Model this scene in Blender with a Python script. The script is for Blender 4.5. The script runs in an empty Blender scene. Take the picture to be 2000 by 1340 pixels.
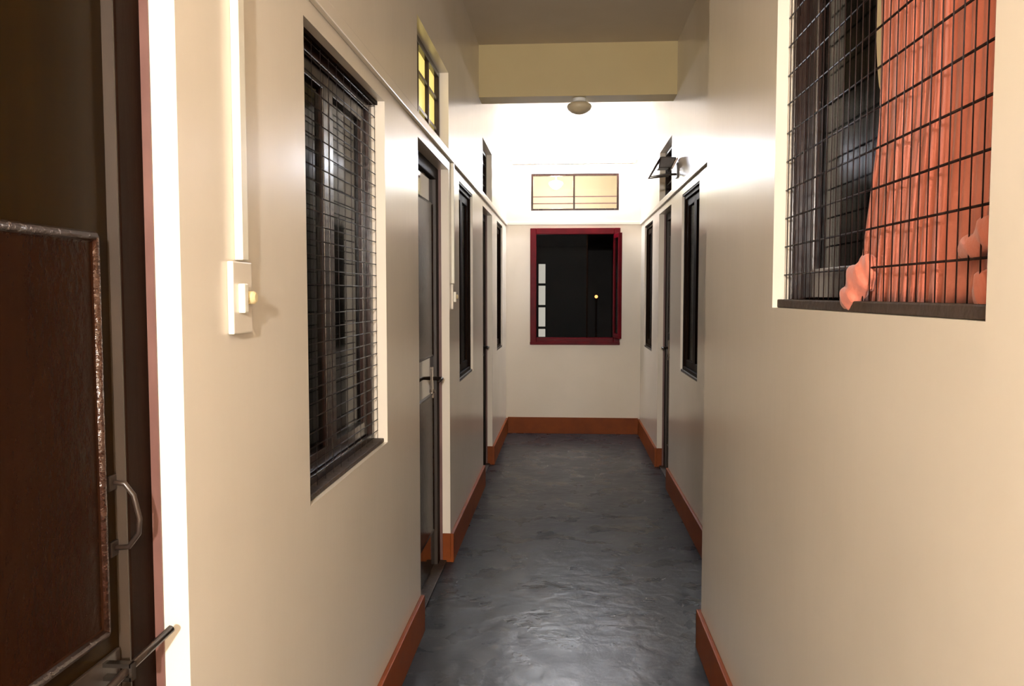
import bpy, bmesh, math, random
from mathutils import Vector, Matrix
random.seed(4)
SC = bpy.context.scene
COL = SC.collection
R = math.radians

# ------------------------------------------------------------ camera, world, exposure
EYE = 1.42
cam_d = bpy.data.cameras.new('camera'); cam = bpy.data.objects.new('camera', cam_d); COL.objects.link(cam)
cam_d.sensor_width = 36.0; cam_d.lens = 28.8; cam_d.clip_start = 0.02
cam.location = (0, 0, EYE)
cam.rotation_euler = (R(90 - 3.43), 0, R(3.755))
SC.camera = cam
w = bpy.data.worlds.new('night'); SC.world = w; w.use_nodes = True
w.node_tree.nodes['Background'].inputs[0].default_value = (0.010, 0.012, 0.02, 1)
w.node_tree.nodes['Background'].inputs[1].default_value = 0.3
vs = SC.view_settings
vs.view_transform = 'Standard'; vs.look = 'None'; vs.gamma = 1; vs.use_curve_mapping = False
vs.exposure = 0.0
BULB_POWER = 5300.0      # emission strength of the warm bulb behind the photographer
TUBE_POWER = 330.0      # emission strength of the fluorescent tube on the end wall

# ------------------------------------------------------------ dimensions (metres)
WL = 0.605       # left wall surface at X=-WL
WR = 0.75        # right wall surface beyond the step
WN = 0.545       # right wall surface before the step
YS = 3.25        # where the right wall steps back
YE = 8.30        # end wall
YB = -3.80       # wall behind the photographer
H = 3.13
LEDGE = 2.125
TH = 0.12

# ------------------------------------------------------------ materials
def lin(c):
    return tuple((v/255/12.92) if v/255 <= 0.04045 else ((v/255+0.055)/1.055)**2.4 for v in c)
def mat(name, color, rough=0.5, metal=0.0, noise=None, bump=None, coat=0.0, spec=0.5, emis=None, rnoise=None, sheen=0.0):
    """noise=(scale, second colour, low, high[, stretch]); bump=(scale, strength[, stretch]); rnoise=(scale, r0, r1)"""
    m = bpy.data.materials.new(name); m.use_nodes = True
    nt = m.node_tree; b = nt.nodes['Principled BSDF']
    b.inputs['Base Color'].default_value = (*color, 1)
    b.inputs['Roughness'].default_value = rough
    b.inputs['Metallic'].default_value = metal
    b.inputs['Specular IOR Level'].default_value = spec
    b.inputs['Coat Weight'].default_value = coat
    b.inputs['Coat Roughness'].default_value = 0.08
    if sheen: b.inputs['Sheen Weight'].default_value = sheen
    tc = nt.nodes.new('ShaderNodeTexCoord')
    def tex(scale, stretch=None, detail=5):
        n = nt.nodes.new('ShaderNodeTexNoise'); n.inputs['Scale'].default_value = scale
        n.inputs['Detail'].default_value = detail
        mp = nt.nodes.new('ShaderNodeMapping')
        if stretch: mp.inputs['Scale'].default_value = stretch
        nt.links.new(tc.outputs['Object'], mp.inputs[0]); nt.links.new(mp.outputs[0], n.inputs['Vector'])
        return n
    if noise:
        n = tex(noise[0], noise[4] if len(noise) > 4 else None)
        r = nt.nodes.new('ShaderNodeValToRGB')
        r.color_ramp.elements[0].position = noise[2]; r.color_ramp.elements[1].position = noise[3]
        r.color_ramp.elements[0].color = (*color, 1); r.color_ramp.elements[1].color = (*noise[1], 1)
        nt.links.new(n.outputs['Fac'], r.inputs[0]); nt.links.new(r.outputs[0], b.inputs['Base Color'])
    if rnoise:
        n = tex(rnoise[0]); mr = nt.nodes.new('ShaderNodeMapRange')
        mr.inputs[1].default_value = 0.35; mr.inputs[2].default_value = 0.65
        mr.inputs[3].default_value = rnoise[1]; mr.inputs[4].default_value = rnoise[2]
        nt.links.new(n.outputs['Fac'], mr.inputs[0]); nt.links.new(mr.outputs[0], b.inputs['Roughness'])
    if bump:
        n = tex(bump[0], bump[2] if len(bump) > 2 else None, 3)
        bp = nt.nodes.new('ShaderNodeBump'); bp.inputs['Strength'].default_value = bump[1]
        bp.inputs['Distance'].default_value = 0.01
        nt.links.new(n.outputs['Fac'], bp.inputs['Height']); nt.links.new(bp.outputs[0], b.inputs['Normal'])
    if emis:
        b.inputs['Emission Color'].default_value = (*emis[0], 1); b.inputs['Emission Strength'].default_value = emis[1]
    return m
def glass_mat(name, tint=(0.9, 0.92, 0.92), rough=0.02, ior=1.5):
    m = bpy.data.materials.new(name); m.use_nodes = True
    nt = m.node_tree; nt.nodes.clear()
    o = nt.nodes.new('ShaderNodeOutputMaterial'); mx = nt.nodes.new('ShaderNodeMixShader')
    t = nt.nodes.new('ShaderNodeBsdfTransparent'); g = nt.nodes.new('ShaderNodeBsdfGlossy')
    t.inputs[0].default_value = (*tint, 1); g.inputs['Roughness'].default_value = rough
    f = nt.nodes.new('ShaderNodeFresnel'); f.inputs[0].default_value = ior
    nt.links.new(f.outputs[0], mx.inputs[0]); nt.links.new(t.outputs[0], mx.inputs[1])
    nt.links.new(g.outputs[0], mx.inputs[2]); nt.links.new(mx.outputs[0], o.inputs[0])
    return m
CREAM = (0.76, 0.685, 0.575)
M = {}
M['wall'] = mat('cream_gloss_paint', CREAM, 0.24, noise=(2.2, (0.725, 0.65, 0.54), 0.35, 0.7), bump=(14, 0.06, (1, 1, 0.25)), spec=0.45)
M['upper'] = M['wall']
M['beam'] = mat('cream_matt_paint', (0.50, 0.40, 0.20), 0.6, noise=(3, (0.475, 0.375, 0.185), 0.35, 0.7))
M['ceiling'] = mat('ceiling_paint', (0.60, 0.51, 0.39), 0.7, noise=(3, (0.57, 0.48, 0.36), 0.35, 0.7))
M['orange'] = mat('orange_skirting_paint', (0.21, 0.043, 0.002), 0.55, noise=(9, (0.17, 0.034, 0.0015), 0.4, 0.7), bump=(30, 0.05), spec=0.25)
M['wood'] = mat('dark_varnished_wood', (0.016, 0.006, 0.004), 0.24, noise=(6, (0.022, 0.009, 0.006), 0.3, 0.7, (6, 6, 0.4)), bump=(22, 0.06, (3, 3, 0.6)), spec=0.35)
M['leafwood'] = mat('dark_varnished_door_board', (0.020, 0.009, 0.003), 0.06, noise=(5, (0.028, 0.013, 0.004), 0.3, 0.7, (6, 6, 0.4)), bump=(5, 0.012), spec=0.9)
M['nearwood'] = mat('dark_brown_satin_door_board', (0.011, 0.0052, 0.0008), 0.32, noise=(5, (0.015, 0.007, 0.001), 0.3, 0.7, (6, 6, 0.4)), bump=(9, 0.02), spec=0.05)
M['panelwood'] = mat('dark_red_brown_panel', (0.012, 0.0038, 0.0015), 0.24, noise=(6, (0.016, 0.0055, 0.002), 0.3, 0.7, (6, 6, 0.4)), bump=(70, 0.10, (1, 1, 0.7)), spec=0.06)
M['bead'] = mat('glossy_rippled_bead', (0.03, 0.010, 0.006), 0.22, noise=(6, (0.04, 0.016, 0.008), 0.3, 0.7), bump=(60, 0.8), spec=0.7)
M['mauve'] = mat('weathered_brown_frame_edge', (0.11, 0.047, 0.037), 0.5, noise=(20, (0.15, 0.07, 0.055), 0.4, 0.65, (1, 1, 0.3)))
M['stop'] = mat('brown_door_stop', (0.032, 0.019, 0.010), 0.5, noise=(20, (0.024, 0.014, 0.007), 0.4, 0.65, (1, 1, 0.3)))
M['framewood'] = mat('black_brown_frame_wood', (0.008, 0.0032, 0.0015), 0.5, noise=(6, (0.012, 0.005, 0.0025), 0.3, 0.7, (6, 6, 0.4)), bump=(22, 0.05, (3, 3, 0.6)), spec=0.02)
M['red'] = mat('maroon_gloss_paint', (0.115, 0.002, 0.007), 0.35, noise=(8, (0.085, 0.0015, 0.005), 0.35, 0.7), bump=(25, 0.08), spec=0.08)
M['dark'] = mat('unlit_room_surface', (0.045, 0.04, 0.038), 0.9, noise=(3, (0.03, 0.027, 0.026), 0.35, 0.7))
M['litroom'] = mat('beige_lit_room', (0.80, 0.72, 0.60), 0.8, noise=(3, (0.77, 0.69, 0.57), 0.35, 0.7))
M['wire'] = mat('dull_steel_wire', (0.012, 0.008, 0.007), 0.45, metal=0.0, noise=(30, (0.035, 0.026, 0.024), 0.5, 0.7), spec=0.2)
M['rust'] = mat('dark_iron_wire', (0.014, 0.006, 0.005), 0.45, metal=0.0, noise=(30, (0.03, 0.014, 0.011), 0.5, 0.7), spec=0.12)
M['steel'] = mat('worn_steel', (0.35, 0.31, 0.27), 0.25, metal=1.0, noise=(25, (0.25, 0.2, 0.16), 0.4, 0.7))
M['blackmetal'] = mat('black_brown_metal', (0.018, 0.011, 0.008), 0.3, metal=0.0, noise=(20, (0.035, 0.022, 0.015), 0.4, 0.7))
M['plastic'] = mat('cream_plastic', (0.80, 0.76, 0.64), 0.35, noise=(20, (0.76, 0.71, 0.58), 0.4, 0.7))
M['plastic2'] = mat('aged_yellow_plastic', (0.68, 0.55, 0.30), 0.4, noise=(20, (0.62, 0.48, 0.25), 0.4, 0.7))
M['curtain'] = mat('orange_red_curtain_cloth', (0.47, 0.115, 0.062), 0.75, noise=(5, (0.50, 0.16, 0.105), 0.35, 0.65, (1, 1, 0.3)), bump=(180, 0.12), sheen=0.2)
M['gleam'] = mat('pale_gap_light', (0.82, 0.72, 0.48), 0.7, noise=(14, (0.76, 0.66, 0.42), 0.4, 0.7))  # pale colour stands in for light in the gap beside the curtain
M['dome'] = mat('dusty_lamp_glass', (0.62, 0.52, 0.34), 0.35, noise=(14, (0.55, 0.45, 0.28), 0.4, 0.7))
M['white'] = mat('white_enamel', (0.8, 0.8, 0.78), 0.35, noise=(14, (0.76, 0.76, 0.74), 0.4, 0.7))
M['sill'] = mat('dusty_dark_sill', (0.040, 0.022, 0.011), 0.65, noise=(25, (0.026, 0.014, 0.007), 0.4, 0.7), bump=(40, 0.3))
M['yellowpane'] = mat('yellow_lit_frosted_glass', (0.6, 0.5, 0.2), 0.3, noise=(6, (0.6, 0.48, 0.18), 0.3, 0.7), emis=((1.0, 0.76, 0.20), 1.0))
M['lamplit'] = mat('pale_lit_far_pane', (0.5, 0.5, 0.45), 0.4, noise=(6, (0.45, 0.45, 0.4), 0.3, 0.7), emis=((0.95, 0.84, 0.74), 0.85))
M['spark'] = mat('orange_reflection_glow', (0.6, 0.3, 0.1), 0.4, noise=(6, (0.6, 0.32, 0.1), 0.3, 0.7), emis=((1.0, 0.40, 0.12), 2.2))  # glow that replaces a lamp's reflection in the maroon window
M['tube'] = mat('fluorescent_tube_glass', (0.9, 0.9, 0.9), 0.3, noise=(6, (0.88, 0.9, 0.92), 0.3, 0.7), emis=((0.84, 0.88, 1.0), TUBE_POWER))
M['bulb'] = mat('warm_bulb_glass', (0.9, 0.8, 0.6), 0.3, noise=(6, (0.9, 0.78, 0.58), 0.3, 0.7), emis=((1.0, 0.955, 0.92), BULB_POWER))
M['inbulb'] = mat('room_bulb_glass', (0.9, 0.8, 0.6), 0.3, noise=(6, (0.9, 0.78, 0.58), 0.3, 0.7), emis=((1.0, 0.92, 0.84), 170.0))
M['glass'] = glass_mat('window_glass', (0.80, 0.84, 0.82))
M['darkglass'] = glass_mat('dusty_dark_window_glass', (0.30, 0.33, 0.32), 0.07, 1.15)
M['dimglass'] = glass_mat('dusty_unlit_window_glass', (0.30, 0.33, 0.32), 0.2, 1.04)
M['nightglass'] = glass_mat('thin_dusty_casement_glass', (0.75, 0.77, 0.76), 0.45, 1.12)

def floor_material():
    m = bpy.data.materials.new('polished_grey_concrete'); m.use_nodes = True
    nt = m.node_tree; b = nt.nodes['Principled BSDF']; L = nt.links.new
    tc = nt.nodes.new('ShaderNodeTexCoord')
    def noise(scale, detail, dist=0.0):
        n = nt.nodes.new('ShaderNodeTexNoise'); n.inputs['Scale'].default_value = scale
        n.inputs['Detail'].default_value = detail; n.inputs['Distortion'].default_value = dist
        L(tc.outputs['Object'], n.inputs['Vector']); return n
    def ramp(n, stops):
        r = nt.nodes.new('ShaderNodeValToRGB'); e = r.color_ramp.elements
        e[0].position, e[0].color = stops[0][0], (*stops[0][1], 1)
        e[1].position, e[1].color = stops[-1][0], (*stops[-1][1], 1)
        for p, c in stops[1:-1]:
            k = e.new(p); k.color = (*c, 1)
        L(n.outputs['Fac'], r.inputs[0]); return r
    big = ramp(noise(1.7, 6, 0.2), [(0.30, (0.017, 0.020, 0.026)), (0.5, (0.026, 0.029, 0.034)), (0.72, (0.044, 0.045, 0.046))])
    sp = ramp(noise(9, 5, 0.3), [(0.62, (0, 0, 0)), (0.80, (1, 1, 1))])
    mx = nt.nodes.new('ShaderNodeMix'); mx.data_type = 'RGBA'
    L(sp.outputs[0], mx.inputs[0]); L(big.outputs[0], mx.inputs[6]); mx.inputs[7].default_value = (0.095, 0.095, 0.092, 1)
    L(mx.outputs[2], b.inputs['Base Color'])
    rr = ramp(noise(5, 6, 0.2), [(0.28, (0.23,)*3), (0.5, (0.29,)*3), (0.75, (0.36,)*3)])
    L(rr.outputs[0], b.inputs['Roughness'])
    bp = nt.nodes.new('ShaderNodeBump'); bp.inputs['Strength'].default_value = 0.22; bp.inputs['Distance'].default_value = 0.02
    L(noise(9, 6, 0.3).outputs['Fac'], bp.inputs['Height']); L(bp.outputs[0], b.inputs['Normal'])
    b.inputs['Specular IOR Level'].default_value = 0.10
    return m
M['floor'] = floor_material()

# ------------------------------------------------------------ mesh helpers
def tag(o, label=None, cat=None, group=None, kind=None):
    for k, v in (('label', label), ('category', cat), ('group', group), ('kind', kind)):
        if v: o[k] = v
    return o
def empty(name, loc, label=None, cat=None, group=None, kind=None):
    o = bpy.data.objects.new(name, None); COL.objects.link(o); o.location = loc; o.empty_display_size = 0.05
    return tag(o, label, cat, group, kind)
def origin(p):
    v = Vector((0, 0, 0))
    while p is not None: v += p.location; p = p.parent
    return v
def obj(name, bm, m, parent=None, smooth=False, bevel=0.0, loc=None):
    """bm holds world coordinates; they are shifted to the object's own origin (loc, or the parent's)"""
    base = Vector(loc) if loc is not None else origin(parent)
    if base.length: bmesh.ops.translate(bm, verts=bm.verts[:], vec=-base)
    bmesh.ops.recalc_face_normals(bm, faces=bm.faces[:])
    if bevel:
        es = [e for e in bm.edges if len(e.link_faces) == 2 and e.calc_face_angle(0) > 0.6]
        bmesh.ops.bevel(bm, geom=es, offset=bevel, segments=2, affect='EDGES', profile=0.6, clamp_overlap=True)
    me = bpy.data.meshes.new(name); bm.to_mesh(me); bm.free()
    me.materials.append(M[m] if isinstance(m, str) else m)
    if smooth: me.shade_smooth()
    o = bpy.data.objects.new(name, me); COL.objects.link(o)
    o.location = base - origin(parent)
    if parent is not None: o.parent = parent
    return o
def box(x0, x1, y0, y1, z0, z1, bm=None):
    if bm is None: bm = bmesh.new()
    x0, x1 = sorted((x0, x1)); y0, y1 = sorted((y0, y1)); z0, z1 = sorted((z0, z1))
    v = [bm.verts.new((x, y, z)) for x in (x0, x1) for y in (y0, y1) for z in (z0, z1)]
    for f in ((0, 1, 3, 2), (4, 6, 7, 5), (0, 4, 5, 1), (2, 3, 7, 6), (0, 2, 6, 4), (1, 5, 7, 3)):
        bm.faces.new([v[i] for i in f])
    return bm
def tube(pts, r, n=10, bm=None, caps=True):
    if bm is None: bm = bmesh.new()
    pts = [Vector(p) for p in pts]; rs = r if isinstance(r, (list, tuple)) else [r]*len(pts)
    rings = []; up = None
    for i, p in enumerate(pts):
        d = (pts[min(i+1, len(pts)-1)] - pts[max(i-1, 0)]).normalized()
        if up is None: up = Vector((0, 0, 1)) if abs(d.z) < 0.9 else Vector((1, 0, 0))
        a = d.cross(up).normalized(); c = a.cross(d).normalized(); up = c
        rings.append([bm.verts.new(p + (a*math.cos(2*math.pi*k/n) + c*math.sin(2*math.pi*k/n))*rs[i]) for k in range(n)])
    for A, B in zip(rings, rings[1:]):
        for k in range(n): bm.faces.new((A[k], A[(k+1) % n], B[(k+1) % n], B[k]))
    if caps: bm.faces.new(rings[0]); bm.faces.new(rings[-1])
    return bm
def lathe(c, prof, n=28, bm=None):
    """prof: (radius, z) pairs about a vertical axis through c"""
    if bm is None: bm = bmesh.new()
    rings = []
    for r, z in prof:
        if r < 1e-5: rings.append([bm.verts.new((c[0], c[1], c[2]+z))])
        else: rings.append([bm.verts.new((c[0]+r*math.cos(2*math.pi*k/n), c[1]+r*math.sin(2*math.pi*k/n), c[2]+z)) for k in range(n)])
    for A, B in zip(rings, rings[1:]):
        for k in range(n):
            a = A if len(A) == 1 else [A[k], A[(k+1) % n]]; b = B if len(B) == 1 else [B[(k+1) % n], B[k]]
            if len(a)+len(b) > 2: bm.faces.new(a+b)
    return bm
def ball(c, r, sq=(1, 1, 1), sub=3, lump=0.0, bm=None):
    t = bmesh.new(); bmesh.ops.create_icosphere(t, subdivisions=sub, radius=1.0)
    if bm is None: bm = bmesh.new()
    mp = {}
    for v in t.verts:
        k = 1 + lump*(math.sin(5*v.co.x+2.1*v.co.z+c[1]*40)*0.5 + math.sin(7*v.co.y-3.3*v.co.z+1.0)*0.5)
        mp[v] = bm.verts.new((c[0]+v.co.x*r*sq[0]*k, c[1]+v.co.y*r*sq[1]*k, c[2]+v.co.z*r*sq[2]*k))
    for f in t.faces: bm.faces.new([mp[v] for v in f.verts])
    t.free(); return bm
def pierced(axis, s0, s1, u0, u1, z0, z1, holes):
    """one slab, from s0 to s1 along `axis`, spanning u and z, with rectangular holes (u0,u1,z0,z1)"""
    us = sorted({u0, u1, *[h[i] for h in holes for i in (0, 1)]}); zs = sorted({z0, z1, *[h[i] for h in holes for i in (2, 3)]})
    def solid(i, j):
        if not (0 <= i < len(us)-1 and 0 <= j < len(zs)-1): return False
        a, b = (us[i]+us[i+1])/2, (zs[j]+zs[j+1])/2
        return not any(h[0] < a < h[1] and h[2] < b < h[3] for h in holes)
    bm = bmesh.new(); P = (lambda s, u, z: (s, u, z)) if axis == 'x' else (lambda s, u, z: (u, s, z))
    q = lambda *p: bm.faces.new([bm.verts.new(P(*c)) for c in p])
    for i in range(len(us)-1):
        for j in range(len(zs)-1):
            if not solid(i, j): continue
            a, b, c, d = us[i], us[i+1], zs[j], zs[j+1]
            for s in (s0, s1): q((s, a, c), (s, b, c), (s, b, d), (s, a, d))
            if not solid(i-1, j): q((s0, a, c), (s1, a, c), (s1, a, d), (s0, a, d))
            if not solid(i+1, j): q((s0, b, c), (s1, b, c), (s1, b, d), (s0, b, d))
            if not solid(i, j-1): q((s0, a, c), (s1, a, c), (s1, b, c), (s0, b, c))
            if not solid(i, j+1): q((s0, a, d), (s1, a, d), (s1, b, d), (s0, b, d))
    bmesh.ops.remove_doubles(bm, verts=bm.verts[:], dist=1e-5)
    return bm
def struct(name, bm, m, label, cat, parent=None, **k):
    return tag(obj(name, bm, m, parent, **k), label, cat, kind='structure')

# ------------------------------------------------------------ openings (along Y, then z)
D_TOP, W_BOT, C_BOT, C_TOP = 2.06, 0.915, 2.155, 2.55
door_near = (0.33, 1.257); win_near = (1.889, 2.737); door_a = (3.35, 4.24); win_b = (4.64, 5.32)
door_b = (5.97, 6.73); win_c = (7.20, 7.82)
rwin_b = (4.72, 5.42); rwin_c = (7.22, 7.92)
rwin_near = (1.104, 2.21)
RZ0, RZ1 = 1.384, 2.32
hole = lambda y, a, b: (y[0], y[1], a, b)

# the setting
struct('floor', box(-0.9, 1.0, YB-0.1, YE+0.15, -0.1, 0), 'floor', 'scuffed dark grey polished concrete corridor floor', 'floor')
struct('ceiling', box(-0.9, 1.0, YB-0.1, YE+0.15, H, H+0.1), 'ceiling', 'plain beige ceiling over the corridor', 'ceiling')
struct('wall_left', pierced('x', -WL, -WL-TH, YB, YE, 0, H,
       [hole(door_near, 0, D_TOP), hole(win_near, W_BOT, D_TOP), hole(door_a, 0, D_TOP), hole(win_b, W_BOT, D_TOP), hole(door_b, 0, D_TOP),
        hole(win_c, W_BOT, D_TOP), hole(door_a, C_BOT, C_TOP), hole(door_b, C_BOT, C_TOP)]), 'wall',
       'cream gloss wall with the barred window, the doors and the two wiring casings', 'wall')
struct('wall_right', pierced('x', WR, WR+TH, YS, YE, 0, H,
       [hole(rwin_b, W_BOT, D_TOP), hole(door_b, 0, D_TOP), hole(rwin_c, W_BOT, D_TOP), hole(door_b, C_BOT, C_TOP)]), 'wall',
       'cream gloss wall set back behind the step, with the dark wall bracket', 'wall')
bm = pierced('x', WN, WN+TH, YB, YS, 0, H, [hole(rwin_near, RZ0, RZ1)])
box(WN+TH, WR+TH, YS-0.10, YS, 0, H, bm)
struct('wall_right', bm, 'wall', 'cream gloss wall standing forward, holding the orange-curtained window', 'wall')
TR = (-0.353, 0.525, 2.255, 2.622)      # transom in the end wall
RW = (-0.352, 0.533, 0.925, 2.070)      # maroon window
struct('wall_end', pierced('y', YE, YE+TH, -WL-TH, WR+TH, 0, H, [TR, RW]), 'wall', 'cream end wall with the maroon window and the transom', 'wall')
struct('wall_back', box(-WL-TH, WR+TH, YB-0.1, YB, 0, H), 'wall', 'cream wall closing the corridor behind the viewpoint', 'wall')
struct('trim_1', box(-WL, WR, 5.72, 5.92, 2.775, H), 'beam', 'yellowish cream ceiling beam crossing the corridor above the dome lamp', 'beam')
# moulding that runs round the walls above door height
def moulding(name, bm_boxes, label):
    bm = bmesh.new()
    for b in bm_boxes: box(*b, bm=bm)
    struct(name, bm, 'wall', label, 'moulding', bevel=0.004)
moulding('trim_2', [(-WL, -WL+0.016, YB, YE, LEDGE-0.018, LEDGE+0.022)], 'thin cream moulding along the wall with the wiring casings')
moulding('trim_3', [(WR-0.016, WR, YS, YE, LEDGE-0.018, LEDGE+0.022)], 'thin cream moulding along the wall with the dark bracket')
moulding('trim_4', [(-WL+0.016, WR-0.016, YE-0.012, YE, LEDGE-0.014, LEDGE+0.016)], 'thin cream moulding between transom and maroon window')

# skirting: each run is its own piece
BH, BT = 0.155, 0.018
def skirting(name, bxs, label):
    bm = bmesh.new()
    for b in bxs: box(*b, bm=bm)
    struct(name, bm, 'orange', label, 'skirting', bevel=0.004)
RD = 0.041
skirting('baseboard_left', [(-WL, -WL+BT, YB, door_near[0], 0, BH)], 'orange skirting before the panelled brown door')
skirting('baseboard_left', [(-WL, -WL+BT, door_near[1], door_a[0], 0, BH)], 'orange skirting under the wire-grilled window opposite the orange curtain')
skirting('baseboard_left', [(-WL, -WL+BT, door_a[1]-0.006, door_b[0], 0, BH), (-WL-RD, -WL, door_a[1]-0.006, door_a[1]-0.0005, 0, BH)],
         'orange skirting from the yellow-lit door to the next door, turning into the jamb')
skirting('baseboard_left', [(-WL, -WL+BT, door_b[1]-0.006, YE, 0, BH), (-WL-RD, -WL, door_b[1]-0.006, door_b[1]-0.0005, 0, BH)],
         'short orange skirting beside the end wall on the wiring casing side')
skirting('baseboard_right', [(WN-BT, WN, YB, YS+BT, 0, BH), (WN-BT, WR, YS, YS+BT, 0, BH)], 'orange skirting under the orange-curtained window, turning the corner')
skirting('baseboard_right', [(WR-BT, WR, YS+BT, door_b[0], 0, BH)], 'orange skirting on the set-back wall before its door')
skirting('baseboard_right', [(WR-BT, WR, door_b[1]-0.006, YE, 0, BH), (WR, WR+RD, door_b[1]-0.006, door_b[1]-0.0005, 0, BH)],
         'short orange skirting beside the end wall on the bracket side')
skirting('baseboard_end', [(-WL+BT, WR-BT, YE-BT, YE, 0, BH+0.01)], 'orange skirting along the foot of the end wall')

# unlit rooms beyond the walls, seen only through the glass
def shell(name, x0, x1, y0, y1, z0, z1, m, label, open_side):
    bm = bmesh.new(); t = 0.05
    if open_side != 'x0': box(x0-t, x0, y0-t, y1+t, z0-t, z1+t, bm)
    if open_side != 'x1': box(x1, x1+t, y0-t, y1+t, z0-t, z1+t, bm)
    if open_side != 'y0': box(x0, x1, y0-t, y0, z0-t, z1+t, bm)
    box(x0, x1, y1, y1+t, z0-t, z1+t, bm)
    box(x0, x1, y0, y1, z0-t, z0, bm); box(x0, x1, y0, y1, z1, z1+t, bm)
    struct(name, bm, m, label, 'room')
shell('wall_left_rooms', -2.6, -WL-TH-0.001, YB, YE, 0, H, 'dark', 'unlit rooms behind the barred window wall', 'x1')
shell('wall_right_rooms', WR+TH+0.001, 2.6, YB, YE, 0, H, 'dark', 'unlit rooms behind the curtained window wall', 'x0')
shell('wall_end_room_upper', -0.75, 0.95, YE+TH+0.001, YE+1.35, 2.14, 2.95, 'litroom', 'beige lit room seen through the transom', 'y0')
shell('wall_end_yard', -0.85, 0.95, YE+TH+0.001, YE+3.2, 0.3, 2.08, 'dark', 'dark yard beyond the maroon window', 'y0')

# ------------------------------------------------------------ window builder for the side walls
def side(s, W):
    """corridor-wall frame: u along Y, d outward into the wall, z up"""
    return lambda u0, u1, d0, d1, z0, z1, bm=None: box(s*(W+d0), s*(W+d1), u0, u1, z0, z1, bm)
def ring_frame(B, u0, u1, d0, d1, z0, z1, w, bm=None):
    bm = B(u0, u0+w, d0, d1, z0, z1, bm); B(u1-w, u1, d0, d1, z0, z1, bm)
    B(u0+w, u1-w, d0, d1, z0, z0+w, bm); B(u0+w, u1-w, d0, d1, z1-w, z1, bm)
    return bm
def wires(parent, s, W, d, u0, u1, z0, z1, du, dz, r, m='wire'):
    h = v = None
    X = s*(W+d)
    n = int((z1-z0)/dz)
    for i in range(1, n+1):
        z = z0 + dz*i
        if z > z1-0.006: break
        if h is None:
            h = obj('wire', tube([(X, u0, z), (X, u1, z)], r, 6), m, parent, loc=(X, (u0+u1)/2, z), smooth=True); hz = h
        else:
            o = h.copy(); COL.objects.link(o); o.parent = parent; o.location = Vector((X, (u0+u1)/2, z)) - origin(parent)
    n = int((u1-u0)/du)
    for i in range(1, n+1):
        u = u0 + du*i
        if u > u1-0.006: break
        if v is None:
            v = obj('wire', tube([(X-s*r*1.5, u, z0), (X-s*r*1.5, u, z1)], r*0.5, 6), m, parent, loc=(X, u, (z0+z1)/2), smooth=True)
        else:
            o = v.copy(); COL.objects.link(o); o.parent = parent; o.location = Vector((X, u, (z0+z1)/2)) - origin(parent)
def side_window(name, s, W, yy, label, mesh=None, glass='dimglass', wood='framewood', off=-0.030):
    W += off
    B = side(s, W); u0, u1 = yy; z0, z1 = W_BOT, D_TOP
    e = empty(name, (s*(W+0.07), (u0+u1)/2, z0), label, 'window', kind='structure')
    obj('frame', ring_frame(B, u0, u1, 0.045, 0.10, z0, z1, 0.035), wood, e, bevel=0.003)
    obj('sill', B(u0+0.0005, u1-0.0005, max(0.012, 0.004-off), 0.057, z0+0.0005, z0+0.014), 'sill', e, bevel=0.003)
    obj('head_lining', B(u0+0.0005, u1-0.0005, max(0.024, 0.004-off), 0.057, z1-0.012, z1-0.0005), 'framewood', e)
    mid = u0 + (u1-u0)*0.46
    for a, b in ((u0+0.037, mid-0.002), (mid+0.002, u1-0.037)):
        sh = obj('sash', ring_frame(B, a, b, 0.058, 0.088, z0+0.037, z1-0.037, 0.045), wood, e, bevel=0.003)
        obj('pane', B(a+0.045, b-0.045, 0.071, 0.075, z0+0.082, z1-0.082), glass, sh)
    if mesh:
        wires(e, s, W, 0.033, u0+0.004, u1-0.004, z0+0.004, z1-0.004, *mesh)
    return e
side_window('window_1', -1, WL, win_near, 'tall dark window with wire grille opposite the orange-curtained window', mesh=(0.075, 0.0375, 0.0016), glass='darkglass', wood='wood', off=0.0)
side_window('window_2', -1, WL, win_b, 'dark two-sash window between the two doors on the wiring casing side')
side_window('window_3', -1, WL, win_c, 'narrow-looking dark window by the end wall, on the wiring casing side')
side_window('window_4', 1, WR, rwin_b, 'dark two-sash window between the wall step and the bracket')
side_window('window_5', 1, WR, rwin_c, 'narrow-looking dark window by the end wall, on the bracket side')

# the curtained window in the forward part of the right wall
B = side(1, WN); u0, u1 = rwin_near
e = empty('window_6', (WN+0.07, (u0+u1)/2, RZ0), 'wide window with wire grille, half dark glass, half orange curtain', 'window', kind='structure')
obj('frame', ring_frame(B, u0, u1, 0.040, 0.105, RZ0, RZ1, 0.022), 'wood', e, bevel=0.003)
obj('sill', B(u0+0.001, u1-0.001, 0.012, 0.075, RZ0+0.0005, RZ0+0.022), 'sill', e, bevel=0.003)
sh = obj('sash', ring_frame(B, 1.60, u1-0.024, 0.072, 0.100, RZ0+0.024, RZ1-0.024, 0.075), 'wood', e, bevel=0.004)
obj('pane', B(1.674, u1-0.098, 0.084, 0.088, RZ0+0.098, RZ1-0.098), 'darkglass', sh)
wires(e, 1, WN, 0.030, u0+0.004, u1-0.004, RZ0+0.012, RZ1-0.004, 0.0345, 0.0735, 0.0022, 'rust')

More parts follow.
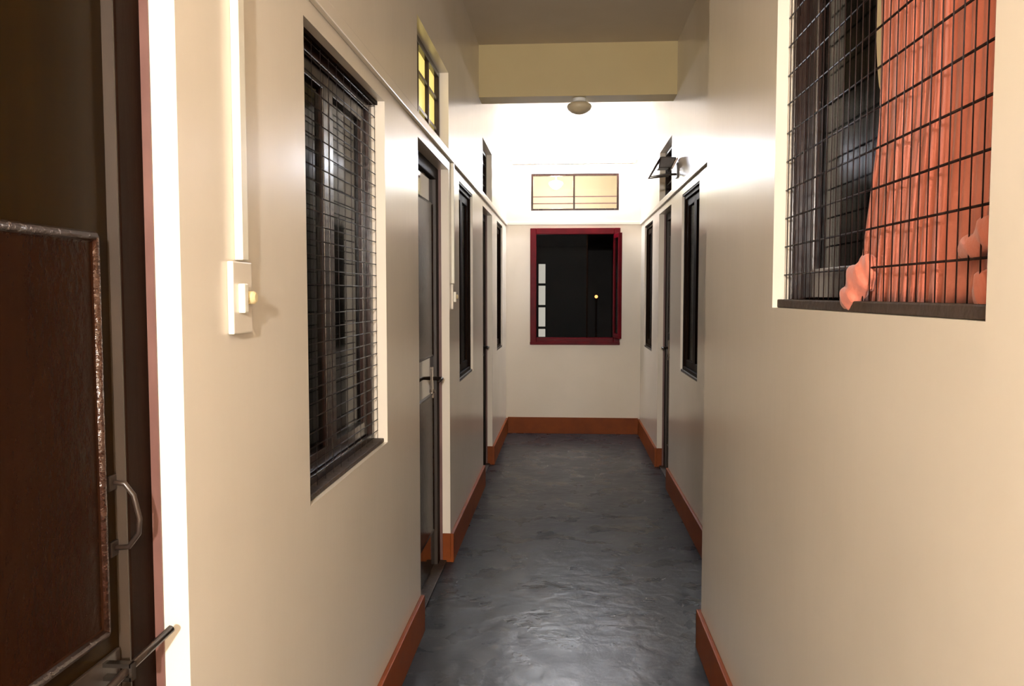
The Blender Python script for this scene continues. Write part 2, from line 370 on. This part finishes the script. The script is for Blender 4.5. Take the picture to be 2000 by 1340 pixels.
# curtain: a pleated sheet between the grille and the sash
def curtain():
    def fuse(o):
        m = o.modifiers.new('fuse', 'REMESH'); m.mode = 'VOXEL'; m.voxel_size = 0.0035; m.use_smooth_shade = True
        m = o.modifiers.new('soften', 'SMOOTH'); m.factor = 0.6; m.iterations = 6
    e = empty('curtain', (WN+0.05, 1.35, RZ0+0.02), 'orange-red pleated curtain bunched behind the window grille', 'curtain')
    bm = bmesh.new(); nu, nz = 150, 34; z0, z1 = RZ0+0.022, RZ1-0.03; rows = []
    for j in range(nz+1):
        t = j/nz; z = z0 + (z1-z0)*t; row = []
        far = 1.632 + 0.09*max(0, 1-t*2.6)**1.3 + 0.006*math.sin(9*t)
        for i in range(nu+1):
            u = 1.128 + (far-1.128)*i/nu
            ph = i/nu*2*math.pi*14 + 0.5*math.sin(3*t+i*0.05)
            a = 0.0085*(0.75+0.35*math.sin(i*0.11+1.3))
            row.append(bm.verts.new((WN+0.053 + a*math.sin(ph) + 0.003*math.sin(2.3*ph+4*t), u + 0.004*math.cos(ph), z)))
        rows.append(row)
    for A, Bq in zip(rows, rows[1:]):
        for i in range(nu): bm.faces.new((A[i], A[i+1], Bq[i+1], Bq[i]))
    c = obj('pleated_cloth', bm, 'curtain', e, smooth=True)
    md = c.modifiers.new('thickness', 'SOLIDIFY'); md.thickness = 0.0012
    # folds that bulge out through the wires
    bm = ball((WN+0.028, 1.648, 1.446), 0.042, (0.6, 1.0, 0.85), 3, 0.14)
    ball((WN+0.020, 1.668, 1.412), 0.031, (0.7, 1.1, 0.85), 3, 0.15, bm); ball((WN+0.034, 1.620, 1.462), 0.030, (0.6, 1.0, 1.2), 3, 0.2, bm)
    fuse(obj('bunched_fold', bm, 'curtain', e, smooth=True))
    bm = ball((WN+0.036, 1.215, 1.488), 0.034, (0.4, 1.2, 0.6), 3, 0.15)
    ball((WN+0.034, 1.175, 1.505), 0.028, (0.45, 1.0, 0.9), 3, 0.15, bm)
    fuse(obj('bunched_fold', bm, 'curtain', e, smooth=True))
    obj('bunched_fold', ball((WN+0.034, 1.182, 1.425), 0.027, (0.45, 0.7, 1.1), 3, 0.15), 'curtain', e, smooth=True)
    bm = bmesh.new(); A = []  # pale strip painted in place of the light sliver between sash and curtain
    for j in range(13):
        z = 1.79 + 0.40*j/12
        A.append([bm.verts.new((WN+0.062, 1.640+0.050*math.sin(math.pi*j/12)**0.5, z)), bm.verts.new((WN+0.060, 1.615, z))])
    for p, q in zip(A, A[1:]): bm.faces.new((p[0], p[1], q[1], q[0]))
    l = obj('light_sliver', bm, 'gleam', e)
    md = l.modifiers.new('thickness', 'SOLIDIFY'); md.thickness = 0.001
    l['label'] = 'pale lining strip imitating light past the edge of the curtain'
curtain()

# ------------------------------------------------------------ doors
def side_door(name, s, W, yy, label, panel_zs, board='leafwood'):
    B = side(s, W); u0, u1 = yy; fw = 0.074
    e = empty(name, (s*(W+0.08), (u0+u1)/2, 0), label, 'door', kind='structure')
    bm = B(u0, u0+fw, 0.055, 0.115, 0, D_TOP); B(u1-fw, u1, 0.055, 0.115, 0, D_TOP, bm); B(u0+fw, u1-fw, 0.055, 0.115, D_TOP-0.06, D_TOP, bm)
    obj('frame', bm, 'framewood', e, bevel=0.004)
    bm = B(u1-0.004, u1-0.0005, RD+0.0003, 0.056, 0, D_TOP); B(u0+0.0005, u0+0.004, RD+0.0003, 0.056, 0, D_TOP, bm)
    obj('frame_edge', bm, 'mauve', e)
    bm = B(u1-fw-0.004, u1-fw-0.0003, 0.0565, 0.0735, 0.002, D_TOP-0.061)
    obj('door_stop', bm, 'stop', e)
    obj('threshold', B(u0, u1, 0.02, 0.115, 0.0, 0.012), 'sill', e, bevel=0.003)
    a, b = u0+fw+0.003, u1-fw-0.003
    lf = obj('leaf', B(a, b, 0.073, 0.110, 0.016, D_TOP-0.064), board, e, bevel=0.002)
    for z0, z1 in panel_zs:
        # raised panel: a bevelled slab with a rounded bead round it
        k0, k1 = a+0.045, b-0.036
        bm = bmesh.new(); X = lambda d: s*(W+d)
        ins = 0.016
        lo = [(k0, z0), (k1, z0), (k1, z1), (k0, z1)]; hi = [(k0+ins, z0+ins), (k1-ins, z0+ins), (k1-ins, z1-ins), (k0+ins, z1-ins)]
        vl = [bm.verts.new((X(0.0735), u, z)) for u, z in lo]; vm = [bm.verts.new((X(0.066), u, z)) for u, z in [(p[0]*0.5+q[0]*0.5, p[1]*0.5+q[1]*0.5) for p, q in zip(lo, hi)]]
        vh = [bm.verts.new((X(0.0695), u, z)) for u, z in hi]
        for P, Q in ((vl, vm), (vm, vh)):
            for i in range(4): bm.faces.new((P[i], P[(i+1) % 4], Q[(i+1) % 4], Q[i]))
        bm.faces.new(vh); bm.faces.new(vl[::-1])
        pn = obj('panel', bm, 'panelwood', lf)
        if board == 'nearwood':
            c = [(X(0.070), k0+0.006, z0+0.006), (X(0.070), k1-0.006, z0+0.006), (X(0.070), k1-0.006, z1-0.006), (X(0.070), k0+0.006, z1-0.006)]
            bm = bmesh.new()
            for i in range(4): tube([c[i], c[(i+1) % 4]], 0.0075, 10, bm)
            bd = obj('bead', bm, 'bead', lf, smooth=True); bd['label'] = 'glossy rounded bead round the panel'
    return e, lf
e, lf = side_door('door_1', -1, WL, door_near, 'glossy dark brown panelled door with pull handle and slide bolt', [(0.12, 0.80), (0.915, 1.508)], 'nearwood')
# curved pull handle on the stile
h = obj('pull_handle', tube([(-WL-0.072, 1.171, 1.138), (-WL-0.054, 1.173, 1.136), (-WL-0.042, 1.175, 1.118), (-WL-0.034, 1.176, 1.082),
                             (-WL-0.036, 1.176, 1.060), (-WL-0.050, 1.173, 1.040), (-WL-0.072, 1.171, 1.038)], 0.0042, 8), 'blackmetal', e, smooth=True)
for z in (1.138, 1.038):
    obj('mounting_plate', box(-WL-0.0745, -WL-0.069, 1.158, 1.180, z-0.012, z+0.012), 'blackmetal', h, bevel=0.003)
# slide bolt: plate, rod, guides and knob
sb = obj('slide_bolt', tube([(-WL-0.058, 1.02, 0.835), (-WL-0.036, 1.13, 0.868), (-WL-0.014, 1.225, 0.893)], 0.0062, 10), 'blackmetal', e, smooth=True)
obj('bolt_plate', box(-WL-0.0735, -WL-0.068, 1.00, 1.172, 0.815, 0.885), 'blackmetal', sb, bevel=0.002)
for u, d, z in ((1.06, 0.050, 0.847), (1.13, 0.036, 0.868)):
    bm = bmesh.new(); box(-WL-0.072, -WL-d+0.010, u-0.006, u+0.006, z-0.013, z-0.007, bm); box(-WL-0.072, -WL-d+0.010, u-0.006, u+0.006, z+0.007, z+0.013, bm)
    box(-WL-d+0.008, -WL-d+0.012, u-0.006, u+0.006, z-0.013, z+0.013, bm)
    obj('bolt_guide', bm, 'steel', sb)
bm = tube([(-WL-0.046, 1.095, 0.857), (-WL-0.034, 1.097, 0.846)], 0.003, 8); ball((-WL-0.031, 1.097, 0.843), 0.007, sub=2, bm=bm)
obj('bolt_knob', bm, 'steel', sb, smooth=True)

def lever(e, s, W, u, z):
    X = lambda d: s*(W+d)
    p = obj('handle_plate', box(X(0.066), X(0.074), u-0.022, u+0.022, z-0.10, z+0.06), 'steel', e, bevel=0.003)
    bm = tube([(X(0.068), u, z), (X(0.030), u, z), (X(0.022), u-0.012, z), (X(0.022), u-0.105, z-0.004)], [0.010, 0.009, 0.009, 0.007], 10)
    obj('lever', bm, 'blackmetal', p, smooth=True)
    obj('keyhole_cylinder', tube([(X(0.068), u, z-0.065), (X(0.060), u, z-0.065)], 0.010, 12), 'blackmetal', p)
e, lf = side_door('door_2', -1, WL, door_a, 'mirror-glossy dark brown door below the yellow-lit transom', [(0.20, 0.92), (1.10, 1.88)])
lever(e, -1, WL, door_a[1]-0.115, 0.99)
e, lf = side_door('door_3', -1, WL, door_b, 'dark brown door below the louvred glass opening', [(0.20, 0.92), (1.10, 1.88)])
lever(e, -1, WL, door_b[1]-0.115, 0.99)
e, lf = side_door('door_4', 1, WR, door_b, 'dark brown door in the set-back wall, just beyond the dark bracket', [(0.20, 0.92), (1.10, 1.88)])
lever(e, 1, WR, door_b[1]-0.115, 0.99)

# ------------------------------------------------------------ openings above the doors
def transom(name, s, W, yy, label, kind):
    B = side(s, W); u0, u1 = yy; z0, z1 = C_BOT, C_TOP
    e = empty(name, (s*(W+0.07), (u0+u1)/2, z0), label, 'window', kind='structure')
    obj('frame', ring_frame(B, u0, u1, 0.045, 0.095, z0, z1, 0.028), 'wood', e, bevel=0.003)
    if kind == 'lit':
        n = 3; w = (u1-u0-0.056)/n
        for i in range(1, n): obj('mullion', B(u0+0.028+w*i-0.010, u0+0.028+w*i+0.010, 0.050, 0.085, z0+0.028, z1-0.028), 'wood', e)
        for z in (z0+0.10, z0+0.255): obj('glazing_bar', B(u0+0.028, u1-0.028, 0.054, 0.08, z-0.008, z+0.008), 'wood', e)
        zz = [z0+0.028, z0+0.092, z0+0.108, z0+0.247, z0+0.263, z1-0.028]
        for i in range(n):
            for j in range(3):
                obj('pane', B(u0+0.030+w*i+0.010, u0+0.026+w*(i+1)-0.010, 0.068, 0.072, zz[2*j], zz[2*j+1]), 'yellowpane', e)
    else:
        X = lambda d: s*(W+d)
        for k in range(4):
            z = z0+0.075+0.085*k; bm = bmesh.new()
            p = [(0.052, z-0.030), (0.056, z-0.033), (0.100, z+0.030), (0.096, z+0.033)]
            A = [bm.verts.new((X(d), u0+0.030, q)) for d, q in p]; Bv = [bm.verts.new((X(d), u1-0.030, q)) for d, q in p]
            bm.faces.new(A); bm.faces.new(Bv[::-1])
            for i in range(4): bm.faces.new((A[i], A[(i+1) % 4], Bv[(i+1) % 4], Bv[i]))
            obj('louvre_blade', bm, 'darkglass' if kind == 'louvre' else 'wood', e)
    return e
transom('window_7', -1, WL, door_a, 'small yellow-lit window with dark bars above the glossy door', 'lit')
transom('window_8', -1, WL, door_b, 'small louvred glass opening above the door on the wiring casing side', 'louvre')
transom('window_9', 1, WR, door_b, 'small dark louvred opening above the door behind the wall bracket', 'dark')

# ------------------------------------------------------------ end wall: transom and maroon window
def end_ring(x0, x1, y0, y1, z0, z1, w, bm=None):
    bm = box(x0, x0+w, y0, y1, z0, z1, bm); box(x1-w, x1, y0, y1, z0, z1, bm)
    box(x0+w, x1-w, y0, y1, z0, z0+w, bm); box(x0+w, x1-w, y0, y1, z1-w, z1, bm); return bm
x0, x1, z0, z1 = TR
e = empty('window_10', ((x0+x1)/2, YE+0.05, z0), 'wide low transom window showing a beige lit room, above the maroon window', 'window', kind='structure')
obj('frame', end_ring(x0, x1, YE+0.005, YE+0.055, z0, z1, 0.020), 'wood', e, bevel=0.002)
xm = 0.078
obj('mullion', box(xm-0.009, xm+0.009, YE+0.010, YE+0.045, z0+0.02, z1-0.02), 'wood', e)
for a, b in ((x0+0.02, xm-0.009), (xm+0.009, x1-0.02)):
    obj('pane', box(a, b, YE+0.028, YE+0.032, z0+0.02, z1-0.02), 'glass', e)
    for z in (z0+0.072, z0+0.140): obj('glazing_bar', box(a, b, YE+0.018, YE+0.028, z-0.005, z+0.005), 'mauve', e)
bm = lathe((-0.112, YE+0.62, 2.60), [(0, -0.055), (0.025, -0.05), (0.05, -0.03), (0.075, 0), (0.07, 0.02), (0.03, 0.035), (0, 0.038)], 20)
rb = empty('room_bulb', (-0.112, YE+0.62, 2.95), 'round glowing lamp in the beige room behind the transom', 'lamp')
obj('globe', bm, 'inbulb', rb, smooth=True)
obj('cord', tube([(-0.112, YE+0.62, 2.63), (-0.112, YE+0.62, 2.95)], 0.006, 8), 'white', rb)

x0, x1, z0, z1 = RW
e = empty('window_11', ((x0+x1)/2, YE, z0), 'maroon framed window with one leaf standing open on darkness', 'window', kind='structure')
bm = end_ring(x0-0.008, x1+0.008, YE-0.030, YE+0.06, z0-0.008, z1+0.008, 0.062)
obj('frame', bm, 'red', e, bevel=0.005)
sill = obj('sill', box(x0-0.010, x1+0.010, YE-0.036, YE-0.001, z0-0.018, z0+0.012), 'red', e, bevel=0.004)
xm = 0.212
# fixed glass on one side; the other leaf swung into the corridor
def leaf(hx, width, angle, hinge_left, thick=0.034):
    sgn = 1 if hinge_left else -1
    za, zb = z0+0.058, z1-0.058
    bm = bmesh.new(); st = 0.042
    loc = lambda a, b: (min(sgn*a, sgn*b), max(sgn*a, sgn*b))
    for a, b, c, d in ((0, st, za, zb), (width-st, width, za, zb), (st, width-st, za, za+st), (st, width-st, zb-st, zb)):
        p, q = loc(a, b); box(p, q, -thick/2, thick/2, c, d, bm)
    g = bmesh.new(); p, q = loc(st-0.004, width-st+0.004); box(p, q, -0.002, 0.002, za+st-0.004, zb-st+0.004, g)
    T = Matrix.Translation((hx, YE+0.004, 0)) @ Matrix.Rotation(angle, 4, 'Z')
    bm.transform(T); g.transform(T)
    lf = obj('casement_leaf', bm, 'red', e, bevel=0.003)
    obj('pane', g, 'dimglass', lf)
obj('glazing_bar', box(xm-0.007, xm+0.007, YE-0.004, YE+0.02, z0+0.054, z1-0.054), 'framewood', e)
obj('fixed_pane', box(x0+0.054, xm-0.007, YE+0.004, YE+0.008, z0+0.054, z1-0.054), 'nightglass', e)
leaf(x1-0.045, 0.30, R(97), False)
# things in the dark yard
f = empty('far_pane_column', (-0.33, YE+2.2, 1.0), 'column of pale lit panes glimpsed at the edge of the maroon window', 'window')
for k in range(4):
    zz = 1.40 + 0.46*0.62*(1-k)*0.95
    hh = 0.245 if k < 3 else 0.10
    zt = 1.80 - k*0.276
    obj('pane', box(-0.348, -0.262, YE+2.2, YE+2.21, zt-hh, zt), 'lamplit', f)
obj('surround', end_ring(-0.365, -0.245, YE+2.19, YE+2.22, 0.83, 1.82, 0.014), 'dark', f)
for k in range(3):
    zt = 1.80 - k*0.276
    obj('glazing_bar', box(-0.351, -0.259, YE+2.19, YE+2.22, zt-0.276, zt-0.245), 'dark', f)
f = empty('reflection_spot', (0.39, YE+2.3, 1.34), 'tiny orange glowing ball standing in for a lamp reflected in the maroon window', 'lamp')  # added glowing ball on a post, imitates a bulb mirrored in the glass
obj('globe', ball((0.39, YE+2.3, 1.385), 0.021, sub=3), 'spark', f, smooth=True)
obj('spot_post', tube([(0.39, YE+2.3, 0.30), (0.39, YE+2.3, 1.365)], 0.012, 8), 'blackmetal', f)

# ------------------------------------------------------------ fittings on the walls
def casing(y, z0, z1, w, d, label):
    bm = box(-WL+0.0002, -WL+d, y, y+w, z0, z1)
    return tag(obj('wiring_casing', bm, 'plastic', bevel=0.002, loc=(-WL, y+w/2, z0)), label, 'casing', 'wiring casings on the wall')
casing(1.468, 1.482, LEDGE-0.02, 0.028, 0.016, 'cream vertical wiring casing running down between brown door and wire-grilled window')
casing(4.315, 1.475, LEDGE-0.02, 0.028, 0.016, 'cream vertical wiring casing just past the glossy brown door')
def switch(y, z, label):
    e = empty('wall_switch', (-WL, y+0.05, z-0.065), label, 'switch', 'wall switches')
    obj('back_plate', box(-WL+0.0002, -WL+0.012, y, y+0.088, z-0.066, z+0.066), 'wall', e, bevel=0.003)
    obj('rocker', box(-WL+0.011, -WL+0.024, y+0.022, y+0.040, z-0.028, z+0.026), 'plastic', e, bevel=0.003)
    obj('knob', tube([(-WL+0.011, y+0.062, z), (-WL+0.026, y+0.062, z), (-WL+0.030, y+0.062, z)], [0.013, 0.012, 0.008], 16), 'plastic2', e, smooth=False)
switch(1.432, 1.413, 'cream wall switch with a knob between brown door and barred window')
switch(4.300, 1.405, 'cream wall switch at the foot of the casing past the glossy door')

# dark fixture with an angled bracket, on the right wall
f = empty('wall_bracket', (WR, 5.63, 2.21), 'small dark fixture with an angled open bracket on the set-back wall', 'fixture')
def prism(pts, y0, y1):
    bm = bmesh.new(); A = [bm.verts.new((x, y0, z)) for x, z in pts]; Bv = [bm.verts.new((x, y1, z)) for x, z in pts]
    bm.faces.new(A); bm.faces.new(Bv[::-1]); n = len(pts)
    for i in range(n): bm.faces.new((A[i], A[(i+1) % n], Bv[(i+1) % n], Bv[i]))
    return bm
obj('body', prism([(0.632, 2.335), (0.735, 2.333), (0.700, 2.262), (0.612, 2.258)], 5.58, 5.70), 'blackmetal', f, bevel=0.006)
obj('glass_front', prism([(0.7365, 2.331), (0.7485, 2.326), (0.714, 2.262), (0.7015, 2.262)], 5.585, 5.695), 'steel', f)
bm = tube([(0.632, 5.60, 2.333), (0.560, 5.60, 2.204), (0.690, 5.60, 2.222), (0.690, 5.60, 2.262)], 0.0085, 8)
obj('bracket_arm', bm, 'blackmetal', f, smooth=True)
obj('bracket_arm', tube([(0.632, 5.68, 2.333), (0.560, 5.68, 2.204), (0.690, 5.68, 2.222), (0.690, 5.68, 2.262)], 0.0085, 8), 'blackmetal', f, smooth=True)
obj('wall_plate', box(0.738, 0.7498, 5.60, 5.68, 2.20, 2.30), 'blackmetal', f, bevel=0.002)
obj('stay', tube([(0.690, 5.64, 2.225), (0.742, 5.64, 2.225)], 0.008, 8), 'blackmetal', f)

# dome lamp under the beam
cx, cy = 0.088, 5.80
f = empty('dome_lamp', (cx, cy, 2.775), 'unlit beige dome lamp fixed under the ceiling beam', 'lamp')
obj('base', lathe((cx, cy, 2.775), [(0, -0.0005), (0.045, -0.0005), (0.046, -0.022), (0.060, -0.032), (0, -0.032)], 28), 'white', f, smooth=False)
obj('shade', lathe((cx, cy, 2.775), [(0.060, -0.031), (0.080, -0.042), (0.086, -0.056), (0.078, -0.078), (0.054, -0.097), (0.025, -0.107), (0, -0.109)], 32), 'dome', f, smooth=True)

# fluorescent fitting on the end wall
f = empty('fluorescent_light', (0.07, YE, 2.72), 'glowing white fluorescent tube fitting high on the end wall', 'lamp')
TX0, TX1, TZ, TY = -0.52, 0.66, 2.735, YE-0.075
obj('housing', box(TX0-0.02, TX1+0.02, YE-0.045, YE-0.0005, TZ-0.018, TZ+0.018), 'white', f, bevel=0.005)
obj('tube', tube([(TX0+0.01, TY, TZ), (TX1-0.01, TY, TZ)], 0.014, 14), 'tube', f, smooth=True)
for x in (TX0+0.02, TX1-0.02):
    obj('lamp_holder', box(x-0.006, x+0.006, YE-0.066, YE-0.044, TZ-0.013, TZ+0.013), 'white', f, bevel=0.003)

# warm bulb hanging behind the viewpoint: the light on the near walls
f = empty('pendant_bulb', (-0.06, -1.9, H), 'bare warm bulb hanging on a cord behind the viewpoint', 'lamp')
bx, by, bz = -0.06, -1.9, 2.0
obj('cord', tube([(bx, by, bz+0.12), (bx, by, H-0.02)], 0.004, 8), 'white', f)
obj('ceiling_rose', lathe((bx, by, H), [(0, -0.0005), (0.04, -0.0005), (0.036, -0.02), (0.012, -0.03), (0, -0.03)], 24), 'white', f)
obj('socket', tube([(bx, by, bz+0.055), (bx, by, bz+0.125)], [0.020, 0.017], 16), 'white', f)
obj('bulb', lathe((bx, by, bz), [(0.018, 0.056), (0.028, 0.035), (0.045, 0.008), (0.05, -0.02), (0.042, -0.048), (0.02, -0.066), (0, -0.07)], 20), 'bulb', f, smooth=True)
